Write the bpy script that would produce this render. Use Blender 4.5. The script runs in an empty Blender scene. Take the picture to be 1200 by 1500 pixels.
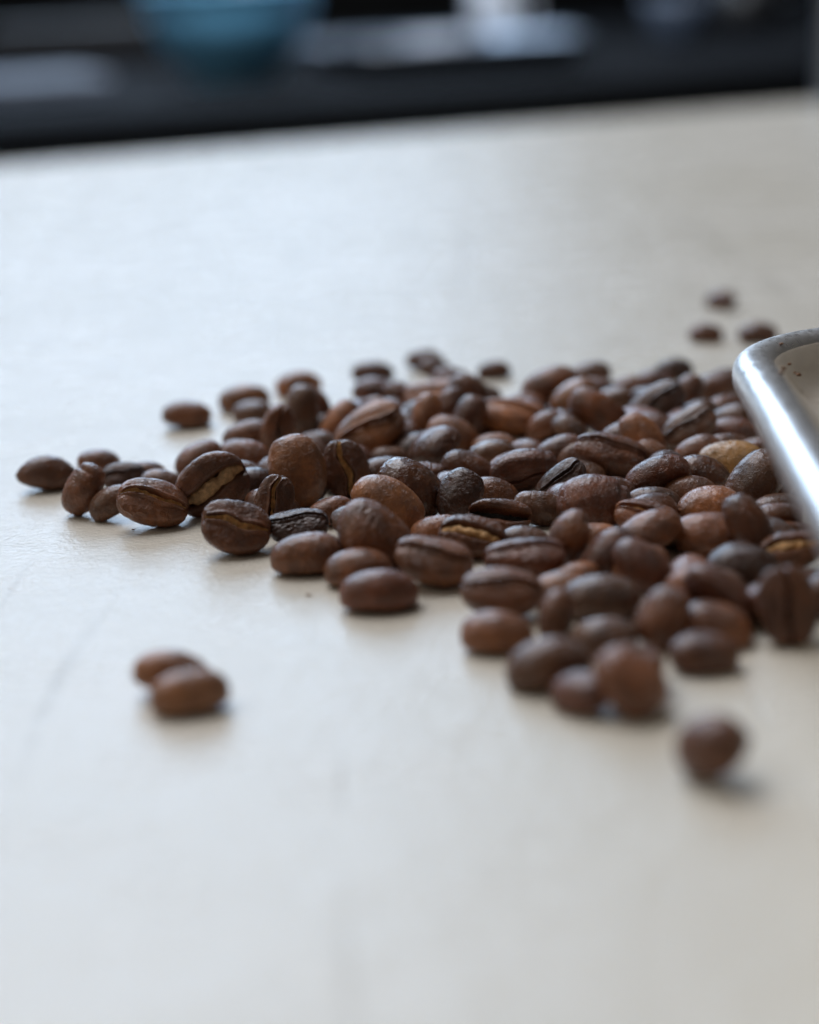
import bpy, math
import numpy as np
from mathutils import Matrix, Vector

scene = bpy.context.scene
col = scene.collection

# ------------------------------------------------------------------ camera
PITCH = math.atan(790.0 / 2500.0)
ROLL = math.radians(2.9)
HEIGHT = 0.0772355
cp, sp, cr, sr = math.cos(PITCH), math.sin(PITCH), math.cos(ROLL), math.sin(ROLL)
fw = Vector((0, cp, -sp)); rt0 = Vector((1, 0, 0)); up0 = Vector((0, sp, cp))
rt = rt0 * cr - up0 * sr
up = up0 * cr + rt0 * sr
cam_data = bpy.data.cameras.new('camera')
cam = bpy.data.objects.new('camera', cam_data)
col.objects.link(cam)
m = Matrix.Identity(4)
for i in range(3):
    m[i][0] = rt[i]; m[i][1] = up[i]; m[i][2] = -fw[i]
m[2][3] = HEIGHT
cam.matrix_world = m
cam_data.sensor_fit = 'HORIZONTAL'
cam_data.sensor_width = 24.0
cam_data.lens = 50.0
cam_data.clip_start = 0.01
cam_data.clip_end = 50.0
cam_data.dof.use_dof = True
cam_data.dof.focus_distance = 0.250
cam_data.dof.aperture_fstop = 6.6
scene.camera = cam

# ------------------------------------------------------------------ light
world = bpy.data.worlds.new('World'); scene.world = world
world.use_nodes = True
bg = world.node_tree.nodes['Background']
bg.inputs[0].default_value = (0.82, 0.77, 0.72, 1)
bg.inputs[1].default_value = 0.06

def area(name, loc, target, sx, sy, power, colour):
    l = bpy.data.lights.new(name, 'AREA'); l.shape = 'RECTANGLE'
    l.size = sx; l.size_y = sy; l.energy = power; l.color = colour
    o = bpy.data.objects.new(name, l); col.objects.link(o)
    o.location = loc
    o.rotation_euler = (Vector(target) - Vector(loc)).to_track_quat('-Z', 'Y').to_euler()
    return o
# tall window beyond the far counter and a second, higher one to the left of the table
area('window_light_back', (-0.95, 3.55, 1.60), (0, 0.3, 0.1), 2.6, 1.5, 68, (0.56, 0.75, 1.0))
area('window_light_high', (-0.50, 1.10, 1.65), (0, 0.28, 0.0), 1.4, 1.1, 23, (0.95, 0.95, 1.0))
area('window_light_left', (-1.5, 0.1, 1.3), (0, 0.25, 0.0), 1.8, 1.6, 5, (1.0, 0.90, 0.78))
# added fill spot with no known source, brightens the bowl and far counter
l_ = bpy.data.lights.new('counter_fill_spot', 'SPOT'); l_.energy = 85; l_.color = (0.84, 0.92, 1.0); l_.spot_size = math.radians(62); l_.spot_blend = .6; l_.shadow_soft_size = .12
o_ = bpy.data.objects.new('counter_fill_spot', l_); col.objects.link(o_); o_.location = (-0.1, 1.3, 1.1)
o_.rotation_euler = (Vector((-0.05, 2.35, 0.0)) - o_.location).to_track_quat('-Z', 'Y').to_euler()

scene.view_settings.view_transform = 'Standard'
scene.view_settings.look = 'None'
scene.view_settings.exposure = 0.1
scene.view_settings.gamma = 1.0

# ------------------------------------------------------------------ helpers
def tag(o, label=None, cat=None, group=None, kind=None):
    if label: o['label'] = label
    if cat: o['category'] = cat
    if group: o['group'] = group
    if kind: o['kind'] = kind
    return o

def mesh_obj(name, verts, faces, mat, parent=None, smooth=True):
    me = bpy.data.meshes.new(name)
    me.from_pydata([tuple(v) for v in verts], [], faces)
    me.update()
    if smooth:
        me.polygons.foreach_set('use_smooth', [True] * len(me.polygons))
    if mat: me.materials.append(mat)
    o = bpy.data.objects.new(name, me); col.objects.link(o)
    if parent: o.parent = parent
    return o

def grid_mesh(name, P, closed_u=False, closed_v=True, caps=False, mat=None):
    """P: (nu, nv, 3) array -> mesh data made the fast way; quads, v closed, optional end points"""
    nu, nv, _ = P.shape
    V = P.reshape(-1, 3)
    i = np.arange(nu if closed_u else nu - 1)[:, None]; j = np.arange(nv if closed_v else nv - 1)[None, :]
    i2 = (i + 1) % nu; j2 = (j + 1) % nv
    Q = np.stack([i * nv + j, i2 * nv + j, i2 * nv + j2, i * nv + j2], -1).reshape(-1, 4)
    loops = Q.reshape(-1); starts = np.arange(len(Q)) * 4; tot = np.full(len(Q), 4)
    if caps:
        a = V[:nv].mean(0); b = V[-nv:].mean(0)
        V = np.concatenate([V, [a], [b]])
        ia, ib = len(V) - 2, len(V) - 1
        jj = np.arange(nv); j2_ = (jj + 1) % nv
        T = np.concatenate([np.stack([np.full(nv, ia), jj, j2_], -1),
                            np.stack([np.full(nv, ib), (nu - 1) * nv + j2_, (nu - 1) * nv + jj], -1)])
        starts = np.concatenate([starts, len(loops) + np.arange(len(T)) * 3])
        tot = np.concatenate([tot, np.full(len(T), 3)])
        loops = np.concatenate([loops, T.reshape(-1)])
    me = bpy.data.meshes.new(name)
    me.vertices.add(len(V)); me.vertices.foreach_set('co', V.astype(np.float32).ravel())
    me.loops.add(len(loops)); me.loops.foreach_set('vertex_index', loops.astype(np.int32))
    me.polygons.add(len(starts)); me.polygons.foreach_set('loop_start', starts.astype(np.int32))
    try: me.polygons.foreach_set('loop_total', tot.astype(np.int32))
    except Exception: pass
    me.polygons.foreach_set('use_smooth', np.ones(len(starts), dtype=bool))
    me.update(calc_edges=True); me.validate()
    if mat: me.materials.append(mat)
    return me

def link(name, me, parent=None):
    o = bpy.data.objects.new(name, me); col.objects.link(o)
    if parent: o.parent = parent
    return o

def waves(P, rng, f0, f1, n=28):
    """smooth random field: plane waves with wave numbers between f0 and f1 (radians per unit)"""
    d = rng.normal(size=(n, 3)); d /= np.linalg.norm(d, axis=1)[:, None]
    k = d * rng.uniform(f0, f1, (n, 1)); ph = rng.uniform(0, 6.28, n)
    return np.sin(P @ k.T + ph).sum(-1) / math.sqrt(n)

# ------------------------------------------------------------------ materials
def new_mat(name):
    mt = bpy.data.materials.new(name); mt.use_nodes = True
    nt = mt.node_tree
    return mt, nt, nt.nodes['Principled BSDF']
def N(nt, t, **kw):
    n = nt.nodes.new(t)
    for k, v in kw.items(): setattr(n, k, v)
    return n
def noise(nt, vec, scale, detail=4, rough=.55, dist=0.0):
    n = N(nt, 'ShaderNodeTexNoise')
    n.inputs['Scale'].default_value = scale; n.inputs['Detail'].default_value = detail
    n.inputs['Roughness'].default_value = rough; n.inputs['Distortion'].default_value = dist
    if vec is not None: nt.links.new(vec, n.inputs['Vector'])
    return n.outputs['Fac']
def ramp(nt, fac, pts):
    n = N(nt, 'ShaderNodeValToRGB')
    e = n.color_ramp.elements
    while len(e) < len(pts): e.new(0.5)
    for k, (p, c) in enumerate(pts):
        e[k].position = p; e[k].color = (*c, 1) if not isinstance(c, float) else (c, c, c, 1)
    nt.links.new(fac, n.inputs[0]); return n.outputs[0]
def mixc(nt, fac, a, b, mode='MIX'):
    n = N(nt, 'ShaderNodeMix', data_type='RGBA', blend_type=mode)
    for s, v in ((0, fac), (6, a), (7, b)):
        if hasattr(v, 'is_linked'): nt.links.new(v, n.inputs[s])
        elif s == 0: n.inputs[0].default_value = v
        else: n.inputs[s].default_value = (*v, 1)
    return n.outputs[2]
def math_(nt, op, a, b=None):
    n = N(nt, 'ShaderNodeMath', operation=op)
    for s, v in ((0, a), (1, b)):
        if v is None: continue
        if hasattr(v, 'is_linked'): nt.links.new(v, n.inputs[s])
        else: n.inputs[s].default_value = v
    return n.outputs[0]
def bump(nt, h, strength, dist, prev=None):
    n = N(nt, 'ShaderNodeBump')
    n.inputs['Strength'].default_value = strength; n.inputs['Distance'].default_value = dist
    nt.links.new(h, n.inputs['Height'])
    if prev is not None: nt.links.new(prev, n.inputs['Normal'])
    return n.outputs[0]

# roasted bean skin: object colour, mottling, wrinkled relief
def bean_material(name, gloss):
    mt, nt, bs = new_mat(name)
    tc = N(nt, 'ShaderNodeTexCoord'); oi = N(nt, 'ShaderNodeObjectInfo')
    off = N(nt, 'ShaderNodeVectorMath', operation='ADD')
    nt.links.new(tc.outputs['Object'], off.inputs[0])
    sc = N(nt, 'ShaderNodeVectorMath', operation='SCALE'); sc.inputs['Scale'].default_value = 3.0
    cb = N(nt, 'ShaderNodeCombineXYZ')
    for k in range(3): nt.links.new(oi.outputs['Random'], cb.inputs[k])
    nt.links.new(cb.outputs[0], sc.inputs[0]); nt.links.new(sc.outputs[0], off.inputs[1])
    v = off.outputs[0]
    n1 = noise(nt, v, 260, 3, .55)
    n2 = noise(nt, v, 1500, 4, .65, .6)
    hsv = N(nt, 'ShaderNodeHueSaturation'); hsv.inputs['Value'].default_value = 0.55
    hsv.inputs['Saturation'].default_value = 0.92
    nt.links.new(oi.outputs['Color'], hsv.inputs['Color'])
    hs2 = N(nt, 'ShaderNodeHueSaturation'); hs2.inputs['Value'].default_value = 1.35
    hs2.inputs['Saturation'].default_value = 1.0
    nt.links.new(oi.outputs['Color'], hs2.inputs['Color'])
    f1 = ramp(nt, n1, [(0.34, 0.0), (0.68, 1.0)])
    f2 = ramp(nt, n2, [(0.36, 0.0), (0.66, 1.0)])
    base = mixc(nt, f1, hsv.outputs[0], hs2.outputs[0])
    base = mixc(nt, math_(nt, 'MULTIPLY', f2, 0.45), base, hsv.outputs[0])
    nt.links.new(base, bs.inputs['Base Color'])
    # crinkles: distorted ridges plus grain
    wv = noise(nt, v, 900, 3, .6, 1.6)
    ridge = math_(nt, 'ABSOLUTE', math_(nt, 'SUBTRACT', wv, 0.5))
    b1 = bump(nt, ridge, 0.92 if not gloss else 0.7, 0.0006)
    gr = noise(nt, v, 5200, 3, .6)
    b2 = bump(nt, gr, 0.28, 0.00014, b1)
    nt.links.new(b2, bs.inputs['Normal'])
    rg = ramp(nt, noise(nt, v, 420, 3, .6), [(0.3, 0.16 if gloss else 0.24), (0.7, 0.32 if gloss else 0.42)])
    nt.links.new(rg, bs.inputs['Roughness'])
    bs.inputs['Specular IOR Level'].default_value = 0.32
    bs.inputs['Coat Weight'].default_value = 0.7 if gloss else 0.5
    bs.inputs['Coat Roughness'].default_value = 0.16 if gloss else 0.23
    return mt
M_BEAN = bean_material('roasted_bean_skin', False)
M_BEANG = bean_material('oily_bean_skin', True)

def simple_mat(name, c, rough=.5, metal=0.0, spec=.5, var=0.0, scale=200, bmp=0.0, bdist=.001):
    mt, nt, bs = new_mat(name)
    tc = N(nt, 'ShaderNodeTexCoord')
    f = noise(nt, tc.outputs['Object'], scale, 5, .6)
    c2 = tuple(x * (1 - var) for x in c)
    nt.links.new(mixc(nt, ramp(nt, f, [(0.35, 0.0), (0.65, 1.0)]), c, c2), bs.inputs['Base Color'])
    bs.inputs['Roughness'].default_value = rough; bs.inputs['Metallic'].default_value = metal
    bs.inputs['Specular IOR Level'].default_value = spec
    if bmp: nt.links.new(bump(nt, f, bmp, bdist), bs.inputs['Normal'])
    return mt
M_CHAFF = simple_mat('golden_silverskin', (0.92, 0.52, 0.20), .38, 0, .5, .5, 1800, .9, .0004)
M_CHAFFP = simple_mat('pale_silverskin', (0.68, 0.41, 0.20), .5, 0, .4, .5, 1500, .9, .0004)
M_BLACK = simple_mat('black_crease', (0.012, 0.009, 0.008), .22, 0, .6, .5, 2500, 1.0, .0005)  # near-black ribbon laid inside the one wide-open crease

# semi-gloss cream paint on the table: brush grain, faint scratches and dirt
def table_material():
    mt, nt, bs = new_mat('cream_table_paint')
    tc = N(nt, 'ShaderNodeTexCoord'); v = tc.outputs['Object']
    big = noise(nt, v, 9, 4, .6)
    c = mixc(nt, ramp(nt, big, [(0.3, 0.0), (0.7, 1.0)]), TABLE_A, TABLE_B)
    # sparse small stains
    st = noise(nt, v, 420, 2, .5)
    c = mixc(nt, math_(nt, 'MULTIPLY', ramp(nt, st, [(0.74, 0.0), (0.80, 1.0)]), .35), c, (0.34, 0.26, 0.16))
    # thin scratches running away from the camera
    mp = N(nt, 'ShaderNodeMapping'); nt.links.new(v, mp.inputs['Vector'])
    mp.inputs['Rotation'].default_value = (0, 0, 0.10); mp.inputs['Scale'].default_value = (34, 1.6, 1)
    sv = noise(nt, mp.outputs[0], 1.0, 2, .5)
    line = ramp(nt, math_(nt, 'ABSOLUTE', math_(nt, 'SUBTRACT', sv, 0.5)), [(0.0, 1.0), (0.007, 0.0)])
    patchy = ramp(nt, noise(nt, v, 30, 3, .6), [(0.42, 0.0), (0.6, 1.0)])
    line = math_(nt, 'MULTIPLY', line, patchy)
    c = mixc(nt, math_(nt, 'MULTIPLY', line, .4), c, (0.38, 0.34, 0.27))
    nt.links.new(c, bs.inputs['Base Color'])
    fine = noise(nt, v, 1100, 4, .62, .4)
    med = noise(nt, v, 150, 3, .5)
    b = bump(nt, med, 0.22, 0.0012)
    b = bump(nt, fine, 0.5, 0.0004, b)
    b = bump(nt, math_(nt, 'MULTIPLY', line, -1.0), 0.3, 0.0003, b)
    nt.links.new(b, bs.inputs['Normal'])
    rg = ramp(nt, noise(nt, v, 60, 4, .6), [(0.3, TABLE_R0), (0.7, TABLE_R1)])
    nt.links.new(rg, bs.inputs['Roughness'])
    bs.inputs['Specular IOR Level'].default_value = 0.5
    return mt
TABLE_A, TABLE_B = (0.80, 0.755, 0.66), (0.71, 0.66, 0.55)
TABLE_R0, TABLE_R1 = 0.20, 0.30
M_TABLE = table_material()

# worn aluminium of the baking tray
def metal_material(name, c, r0, r1, dirt=0.0, metal=1.0):
    mt, nt, bs = new_mat(name)
    tc = N(nt, 'ShaderNodeTexCoord'); v = tc.outputs['Object']
    n1 = noise(nt, v, 90, 5, .65); n2 = noise(nt, v, 900, 4, .6, .5)
    cc = mixc(nt, ramp(nt, n1, [(0.3, 0.0), (0.7, 1.0)]), c, tuple(x * .86 for x in c))
    if dirt:
        cc = mixc(nt, math_(nt, 'MULTIPLY', ramp(nt, noise(nt, v, 55, 5, .7), [(0.40, 0.0), (0.62, 1.0)]), dirt), cc, (0.36, 0.24, 0.12))
    spots = ramp(nt, noise(nt, v, 700, 2, .5), [(0.70, 0.0), (0.76, 1.0)])
    cc = mixc(nt, math_(nt, 'MULTIPLY', spots, .45), cc, (0.20, 0.12, 0.07))
    nt.links.new(cc, bs.inputs['Base Color'])
    bs.inputs['Metallic'].default_value = metal
    nt.links.new(ramp(nt, n2, [(0.3, r0), (0.7, r1)]), bs.inputs['Roughness'])
    b = bump(nt, n2, .16, .0002)
    b = bump(nt, noise(nt, v, 70, 2, .5), .35, .0016, b)
    nt.links.new(b, bs.inputs['Normal'])
    return mt
M_RIM = metal_material('worn_aluminium_rim', (0.92, 0.92, 0.91), .24, .40, 0.0, .88)
M_PAN = metal_material('stained_aluminium_pan', (1.0, 0.82, 0.50), .38, .55, .20, .0)
M_WALL = metal_material('dull_aluminium_wall', (0.86, 0.80, 0.70), .30, .46, .25, .35)
# ------------------------------------------------------------------ table and background
def extrude_poly(name, pts, z0, z1, bevel, mat, seg=5):
    import bmesh
    bm = bmesh.new()
    lo = [bm.verts.new((x, y, z0)) for x, y in pts]; hi = [bm.verts.new((x, y, z1)) for x, y in pts]
    bm.faces.new(hi); bm.faces.new(lo[::-1]); n = len(pts)
    for k in range(n): bm.faces.new((lo[k], lo[(k + 1) % n], hi[(k + 1) % n], hi[k]))
    bm.normal_update()
    if bevel:
        bmesh.ops.bevel(bm, geom=list(bm.edges), offset=bevel, segments=seg, affect='EDGES', profile=.5)
    me = bpy.data.meshes.new(name); bm.to_mesh(me); bm.free()
    me.materials.append(mat); o = bpy.data.objects.new(name, me); col.objects.link(o)
    return o
E0 = Vector((-0.1856, 0.8241)); ED = Vector((0.4205, 0.1296)).normalized()
a = E0 - ED * 1.0; b_ = E0 + ED * 1.6
tag(extrude_poly('table_top', [(-1.15, -0.6), (1.3, -0.6), (b_.x, b_.y), (a.x, a.y)], -0.035, 0.0, 0.009, M_TABLE), kind='structure')

M_DARK = simple_mat('black_counter_front', (0.006, 0.006, 0.006), .7, 0, .1, .4, 12)
M_TOP = simple_mat('dark_counter_top', (0.005, 0.005, 0.006), .8, 0, .05, .4, 9)
M_TEAL = simple_mat('teal_glaze', (0.22, 0.62, 0.95), .5, 0, .5, .2, 20)
M_STEEL = simple_mat('brushed_steel', (0.42, 0.45, 0.50), .38, 1, .5, .3, 30)
M_WHITE = simple_mat('white_ceramic', (0.62, 0.66, 0.74), .3, 0, .5, .1, 20)
M_BLK = simple_mat('black_enamel', (0.012, 0.012, 0.014), .4, 0, .4, .3, 20)
M_BLUEG = simple_mat('slate_blue_glaze', (0.07, 0.09, 0.13), .4, 0, .4, .3, 20)
CZ = -0.03
n_ = Vector((-ED.y, ED.x))
def counter_pt(s, d): p = E0 + ED * s + n_ * d; return (p.x, p.y)
def tilted(s, d):     # the counter runs nearly parallel to the table edge
    return counter_pt(s, d)
tag(extrude_poly('far_counter', [tilted(-1.6, .72), tilted(3.0, .72), tilted(3.0, 2.6), tilted(-1.6, 2.6)], -0.8, CZ, 0.01, M_TOP, 3), kind='structure')
tag(extrude_poly('counter_front', [tilted(-1.6, .69), tilted(3.0, .69), tilted(3.0, .715), tilted(-1.6, .715)], -0.8, CZ - .004, 0.004, M_DARK, 2), kind='structure')
tag(extrude_poly('back_wall', [tilted(-1.6, 2.62), tilted(3.0, 2.62), tilted(3.0, 2.7), tilted(-1.6, 2.7)], -0.8, 0.28, 0.004, M_DARK, 2), kind='structure')
tag(extrude_poly('floor', [(-4, -2), (4, -2), (4, 6), (-4, 6)], -0.86, -0.82, 0, M_DARK), kind='structure')

def pix(x, y, depth):   # a point on the sight line of a picture position
    d = fw + rt * ((x - 600) / 2500) - up * ((y - 750) / 2500)
    return Vector((0, 0, HEIGHT)) + d * depth
def on_counter(x, depth):
    p = pix(x, 60, depth); p.z = CZ; return p

def lathe(name, prof, mat, parent=None, n=40, loc=(0, 0, 0)):
    t = np.linspace(0, 2 * math.pi, n, endpoint=False)
    P = np.array([[(r * math.cos(a), r * math.sin(a), z) for a in t] for r, z in prof])
    me = grid_mesh(name, P, caps=True, mat=mat)
    o = link(name, me, parent); o.location = loc
    return o
def empty(name, loc):
    o = bpy.data.objects.new(name, None); col.objects.link(o); o.location = loc; o.empty_display_size = .02
    return o

# teal bowl
p = on_counter(340, 1.9)
o = lathe('bowl', [(.046, 0), (.050, .004), (.046, .009), (.064, .022), (.080, .045), (.091, .072), (.097, .098), (.100, .100), (.099, .103), (.093, .100),
                   (.086, .072), (.074, .048), (.056, .028), (.02, .020)], M_TEAL, loc=p)
tag(o, 'blurred teal blue bowl on the dark counter behind the table', 'bowl')
# black box behind it; small white vessel on top, added as a blurred highlight
p = on_counter(300, 2.45); bx = extrude_poly('storage_box', [(-.30, -.06), (.10, -.06), (.10, .06), (-.30, .06)], 0, .062, .006, M_BLK, 2)
bx.location = p; tag(bx, 'long black box behind the teal bowl', 'box')
q = pix(367, -6, 2.45); q.z = CZ + .0625
c = empty('glint_cup', q); tag(c, 'small white vessel added as a blurred highlight above the teal bowl', 'glint_cup')
lathe('body', [(.010, 0), (.013, .002), (.019, .012), (.023, .03), (.0245, .042), (.0232, .042), (.021, .03), (.016, .012), (.004, .006)], M_WHITE, c)
P = []
for k in range(17):
    a_ = -1.3 + 2.6 * k / 16
    cx_, cz_ = .022 + .012 * math.cos(a_), .024 + .012 * math.sin(a_)
    P.append([(cx_ + .0025 * math.cos(a_) * math.cos(b), .0025 * math.sin(b), cz_ + .0025 * math.sin(a_) * math.cos(b)) for b in np.linspace(0, 6.283, 8, endpoint=False)])
link('handle', grid_mesh('handle', np.array(P), caps=True, mat=M_WHITE), c)
# steel tray on the counter
p = on_counter(640, 1.98)
st = empty('steel_tray', p); tag(st, 'blurred steel tray lying on the far counter right of the teal bowl', 'tray')
st.rotation_euler.z = math.radians(14)
def tray_shell(w, d, h, r):
    pts = []
    for cx_, cy_, a0 in ((w - r, d - r, 0), (-w + r, d - r, 90), (-w + r, -d + r, 180), (w - r, -d + r, 270)):
        for k in range(7):
            t = math.radians(a0 + 15 * k); pts.append((cx_ + r * math.cos(t), cy_ + r * math.sin(t)))
    return pts
base = np.array(tray_shell(.13, .17, 0, .03))
def off(s, z): return np.array([[x * s, y * s, z] for x, y in base])
link('pan', grid_mesh('pan', np.array([off(.90, 0), off(.98, .028), off(1.03, .030), off(1.03, .033), off(.97, .032), off(.88, .004)]), caps=True, mat=M_STEEL), st)
for sx in (-1, 1):
    P = []
    for k in range(15):
        a_ = math.pi * k / 14
        cx_, cy_ = sx * (.132 + .03 * math.sin(a_)), .05 * math.cos(a_)
        P.append([(cx_ + .003 * math.cos(b), cy_, .03 + .003 * math.sin(b)) for b in np.linspace(0, 6.283, 8, endpoint=False)])
    link('handle', grid_mesh('handle', np.array(P), caps=True, mat=M_STEEL), st)
# pale mug, pale saucer-bowl
p = on_counter(726, 2.55)
c = empty('mug', p); tag(c, 'pale mug standing at the top of the picture behind the steel tray', 'mug')
lathe('body', [(.030, 0), (.034, .003), (.0355, .02), (.036, .06), (.0365, .092), (.034, .092), (.033, .06), (.031, .01), (.004, .006)], M_WHITE, c)
P = []
for k in range(17):
    a_ = -1.4 + 2.8 * k / 16
    cx_, cz_ = .034 + .022 * math.cos(a_), .048 + .026 * math.sin(a_)
    P.append([(cx_ + .004 * math.cos(a_) * math.cos(b), .004 * math.sin(b), cz_ + .004 * math.sin(a_) * math.cos(b)) for b in np.linspace(0, 6.283, 8, endpoint=False)])
link('handle', grid_mesh('handle', np.array(P), caps=True, mat=M_WHITE), c)
p = on_counter(640, 1.98); p.z = CZ + .0045
o = lathe('dish', [(.02, 0), (.023, .003), (.034, .012), (.042, .026), (.044, .030), (.042, .030), (.032, .014), (.005, .007)], M_WHITE, loc=p)
o['label'] = 'small pale dish sitting in the blurred steel tray'; o['category'] = 'dish'
# slate-blue bowl and black kettle at right
p = on_counter(992, 2.25)
o = lathe('bowl', [(.022, 0), (.026, .004), (.034, .018), (.042, .045), (.044, .062), (.0425, .062), (.040, .045), (.03, .02), (.005, .01)], M_BLUEG, loc=p)
tag(o, 'slate blue bowl on the far counter at upper right', 'bowl')
p = on_counter(1090, 2.5)
c = empty('kettle', p); tag(c, 'squat black kettle at the upper right of the picture', 'kettle')
lathe('body', [(.04, 0), (.048, .004), (.052, .03), (.047, .06), (.034, .08), (.024, .088), (.02, .09), (.008, .098), (.009, .106), (.002, .11)], M_BLK, c)
P = []
for k in range(12):
    t = k / 11; x_ = .045 + .04 * t; z_ = .035 + .05 * t * t; r_ = .011 - .005 * t
    P.append([(x_ + r_ * .5 * math.cos(b), r_ * math.sin(b), z_ + r_ * math.cos(b)) for b in np.linspace(0, 6.283, 10, endpoint=False)])
link('spout', grid_mesh('spout', np.array(P), caps=True, mat=M_BLK), c)
P = []
for k in range(17):
    a_ = -1.4 + 2.8 * k / 16
    cx_, cz_ = -.044 - .026 * math.cos(a_), .048 + .028 * math.sin(a_)
    P.append([(cx_ - .004 * math.cos(a_) * math.cos(b), .004 * math.sin(b), cz_ + .004 * math.sin(a_) * math.cos(b)) for b in np.linspace(0, 6.283, 8, endpoint=False)])
link('handle', grid_mesh('handle', np.array(P), caps=True, mat=M_BLK), c)
# grey board at far left
p = on_counter(40, 1.80)
o = extrude_poly('chopping_board', [(-.12, -.10), (.07, -.10), (.07, .10), (-.12, .10)], 0, .022, .006, simple_mat('slate_grey', (.10, .115, .15), .45, 0, .4, .3, 20), 3)
o.location = p; o.rotation_euler.z = .35
tag(o, 'slate grey board on the far counter at the left edge', 'board')
# steel can standing on the table, just inside the right edge
p = pix(1229, 152, 1.0); t_ = HEIGHT / (HEIGHT - p.z); p = Vector((0, 0, HEIGHT)) + (p - Vector((0, 0, HEIGHT))) * t_
p.z = 0.0
o = lathe('steel_can', [(.0105, 0), (.0115, .001), (.0118, .004), (.0113, .006), (.0113, .07), (.0118, .072), (.0118, .075), (.010, .076)], M_STEEL, loc=p)
tag(o, 'steel can standing on the table, cut by the right edge', 'can')

# ------------------------------------------------------------------ baking tray
RIM_Z = 0.0245
dirL = Vector((-0.070, -0.9975)).normalized(); dirF = Vector((-dirL.y, dirL.x))  # left side towards the camera, far side to the right
cen = Vector((0.0680, 0.2278)); RAD = 0.0225
path = []
for k in range(40, 0, -1):
    t = 0.16 * k / 40
    q = cen - dirF * RAD + dirL * t; path.append((q, -dirF))
for k in range(25):
    a_ = math.pi / 2 * k / 24
    d = (-dirF * math.cos(a_) - dirL * math.sin(a_)); path.append((cen + d * RAD, d))
for k in range(1, 31):
    t = 0.30 * k / 30
    path.append((cen - dirL * RAD + dirF * t, -dirL))
def sweep(name, prof, mat, parent, closed):
    P = np.array([[(q.x + d.x * o_, q.y + d.y * o_, z) for o_, z in prof] for q, d in path])
    rng = np.random.default_rng(5)
    w = waves(P.reshape(-1, 3), rng, 40, 200).reshape(P.shape[:2]) * .00012
    P[..., 2] += w
    return link(name, grid_mesh(name, P, closed_v=closed, caps=closed, mat=mat), parent)
tray = empty('baking_tray', (cen.x, cen.y, 0)); 
tag(tray, 'worn aluminium baking tray with rolled rim, cut by the right edge', 'tray')
tray.location = (0, 0, 0)
# rolled bead: flattened tube, outline offsets run from the outer edge (0) inwards
bead = []
for k in range(28):
    a_ = 2 * math.pi * k / 28
    ca, sa = math.cos(a_), math.sin(a_)
    bead.append((-0.0031 + 0.0031 * math.copysign(abs(ca) ** .85, ca), RIM_Z - 0.0030 + 0.0030 * math.copysign(abs(sa) ** .8, sa)))
sweep('rim', bead, M_RIM, tray, True)
wall = [(-0.0048, RIM_Z - .0006), (-0.0062, RIM_Z - .0015), (-0.0078, RIM_Z - .0038), (-0.0094, .0188), (-0.0108, .0176), (-0.0128, .0172), (-0.016, .0171)]
inner = wall
outer = [(o_ + .0011, z - .0006) for o_, z in wall[::-1]]
outer = [(-0.016, .0002), (-0.0118, .0002), (-0.0108, .0020)] + outer[4:]
sweep('wall', inner + outer, M_WALL, tray, True)
# pan floor
fp = [(q + d * (-0.0158)) for i_p, (q, d) in enumerate(path)]
far_r = fp[-1]; near_l = fp[0]
poly = [(v.x, v.y) for v in fp] + [(far_r.x + dirL.x * .18, far_r.y + dirL.y * .18)]
fl = extrude_poly('pan_floor', poly[::-1], .0004, .0173, 0, M_PAN); fl.parent = tray
# crumbs on the rim
rngc = np.random.default_rng(11)
M_CRUMB = simple_mat('bean_crumb', (.30, .15, .07), .6, 0, .4, .5, 2000)
for k in range(6):
    i = int(rngc.integers(34, 72)); q, d = path[i]
    o_ = -rngc.uniform(.0035, .009); z = RIM_Z - .0003 if o_ > -.0056 else RIM_Z - .0011 - (abs(o_) - .0066) * 1.1
    r_ = rngc.uniform(.00018, .00036)
    t = np.linspace(0, 6.283, 8, endpoint=False); u_ = np.linspace(.35, 2.8, 5)
    P = np.array([[(r_ * 1.3 * math.sin(a_) * math.cos(b), r_ * math.sin(a_) * math.sin(b), r_ * .7 * math.cos(a_)) for b in t] for a_ in u_[::-1]])
    P += rngc.normal(0, r_ * .16, P.shape)
    o = link('crumb', grid_mesh('crumb', P, caps=True, mat=M_CRUMB)); o.location = (q.x + d.x * o_, q.y + d.y * o_, z)
    tag(o, 'tiny brown bean crumb stuck on the baking tray corner', 'crumb', 'crumbs on the baking tray')

# chaff flakes and crumbs on the table around the spill
M_FLAKE = simple_mat('chaff_flake', (.34, .20, .10), .6, 0, .3, .5, 3000)
for k, (px, py, sz, mt_, lab) in enumerate([
        (196, 777, .20, 0, 'tiny dark speck on the table in front of the left cluster'), (128, 740, .18, 0, 'tiny dark speck beside the brown leaning bean, left cluster'),
        (452, 873, .26, 1, 'reddish speck on the table below the front left oval bean')]):
    d_ = fw + rt * ((px - 600) / 2500) - up * ((py - 750) / 2500)
    q = Vector((0, 0, HEIGHT)) + d_ * (HEIGHT / -d_.z)
    r_ = sz * 1e-3
    t = np.linspace(0, 6.283, 9, endpoint=False)
    fl_ = .25 if mt_ else .6
    P = np.array([[(rr * r_ * 1.5 * math.cos(b) * (1 + .25 * math.sin(3 * b + k)), rr * r_ * math.sin(b), r_ * zz * fl_ * (1 + .4 * math.cos(2 * b + k))) for b in t] for rr, zz in ((.6, 0.), (1., .35), (.85, .8), (.4, 1.05))])
    P += rngc.normal(0, r_ * .07, P.shape)
    o = link('chaff_flake' if mt_ else 'crumb', grid_mesh('crumb', P, caps=True, mat=M_FLAKE if mt_ else M_CRUMB)); o.location = (q.x, q.y, .0001)
    o.rotation_euler.z = k * 1.3
    tag(o, lab, 'flake' if mt_ else 'crumb')

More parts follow.
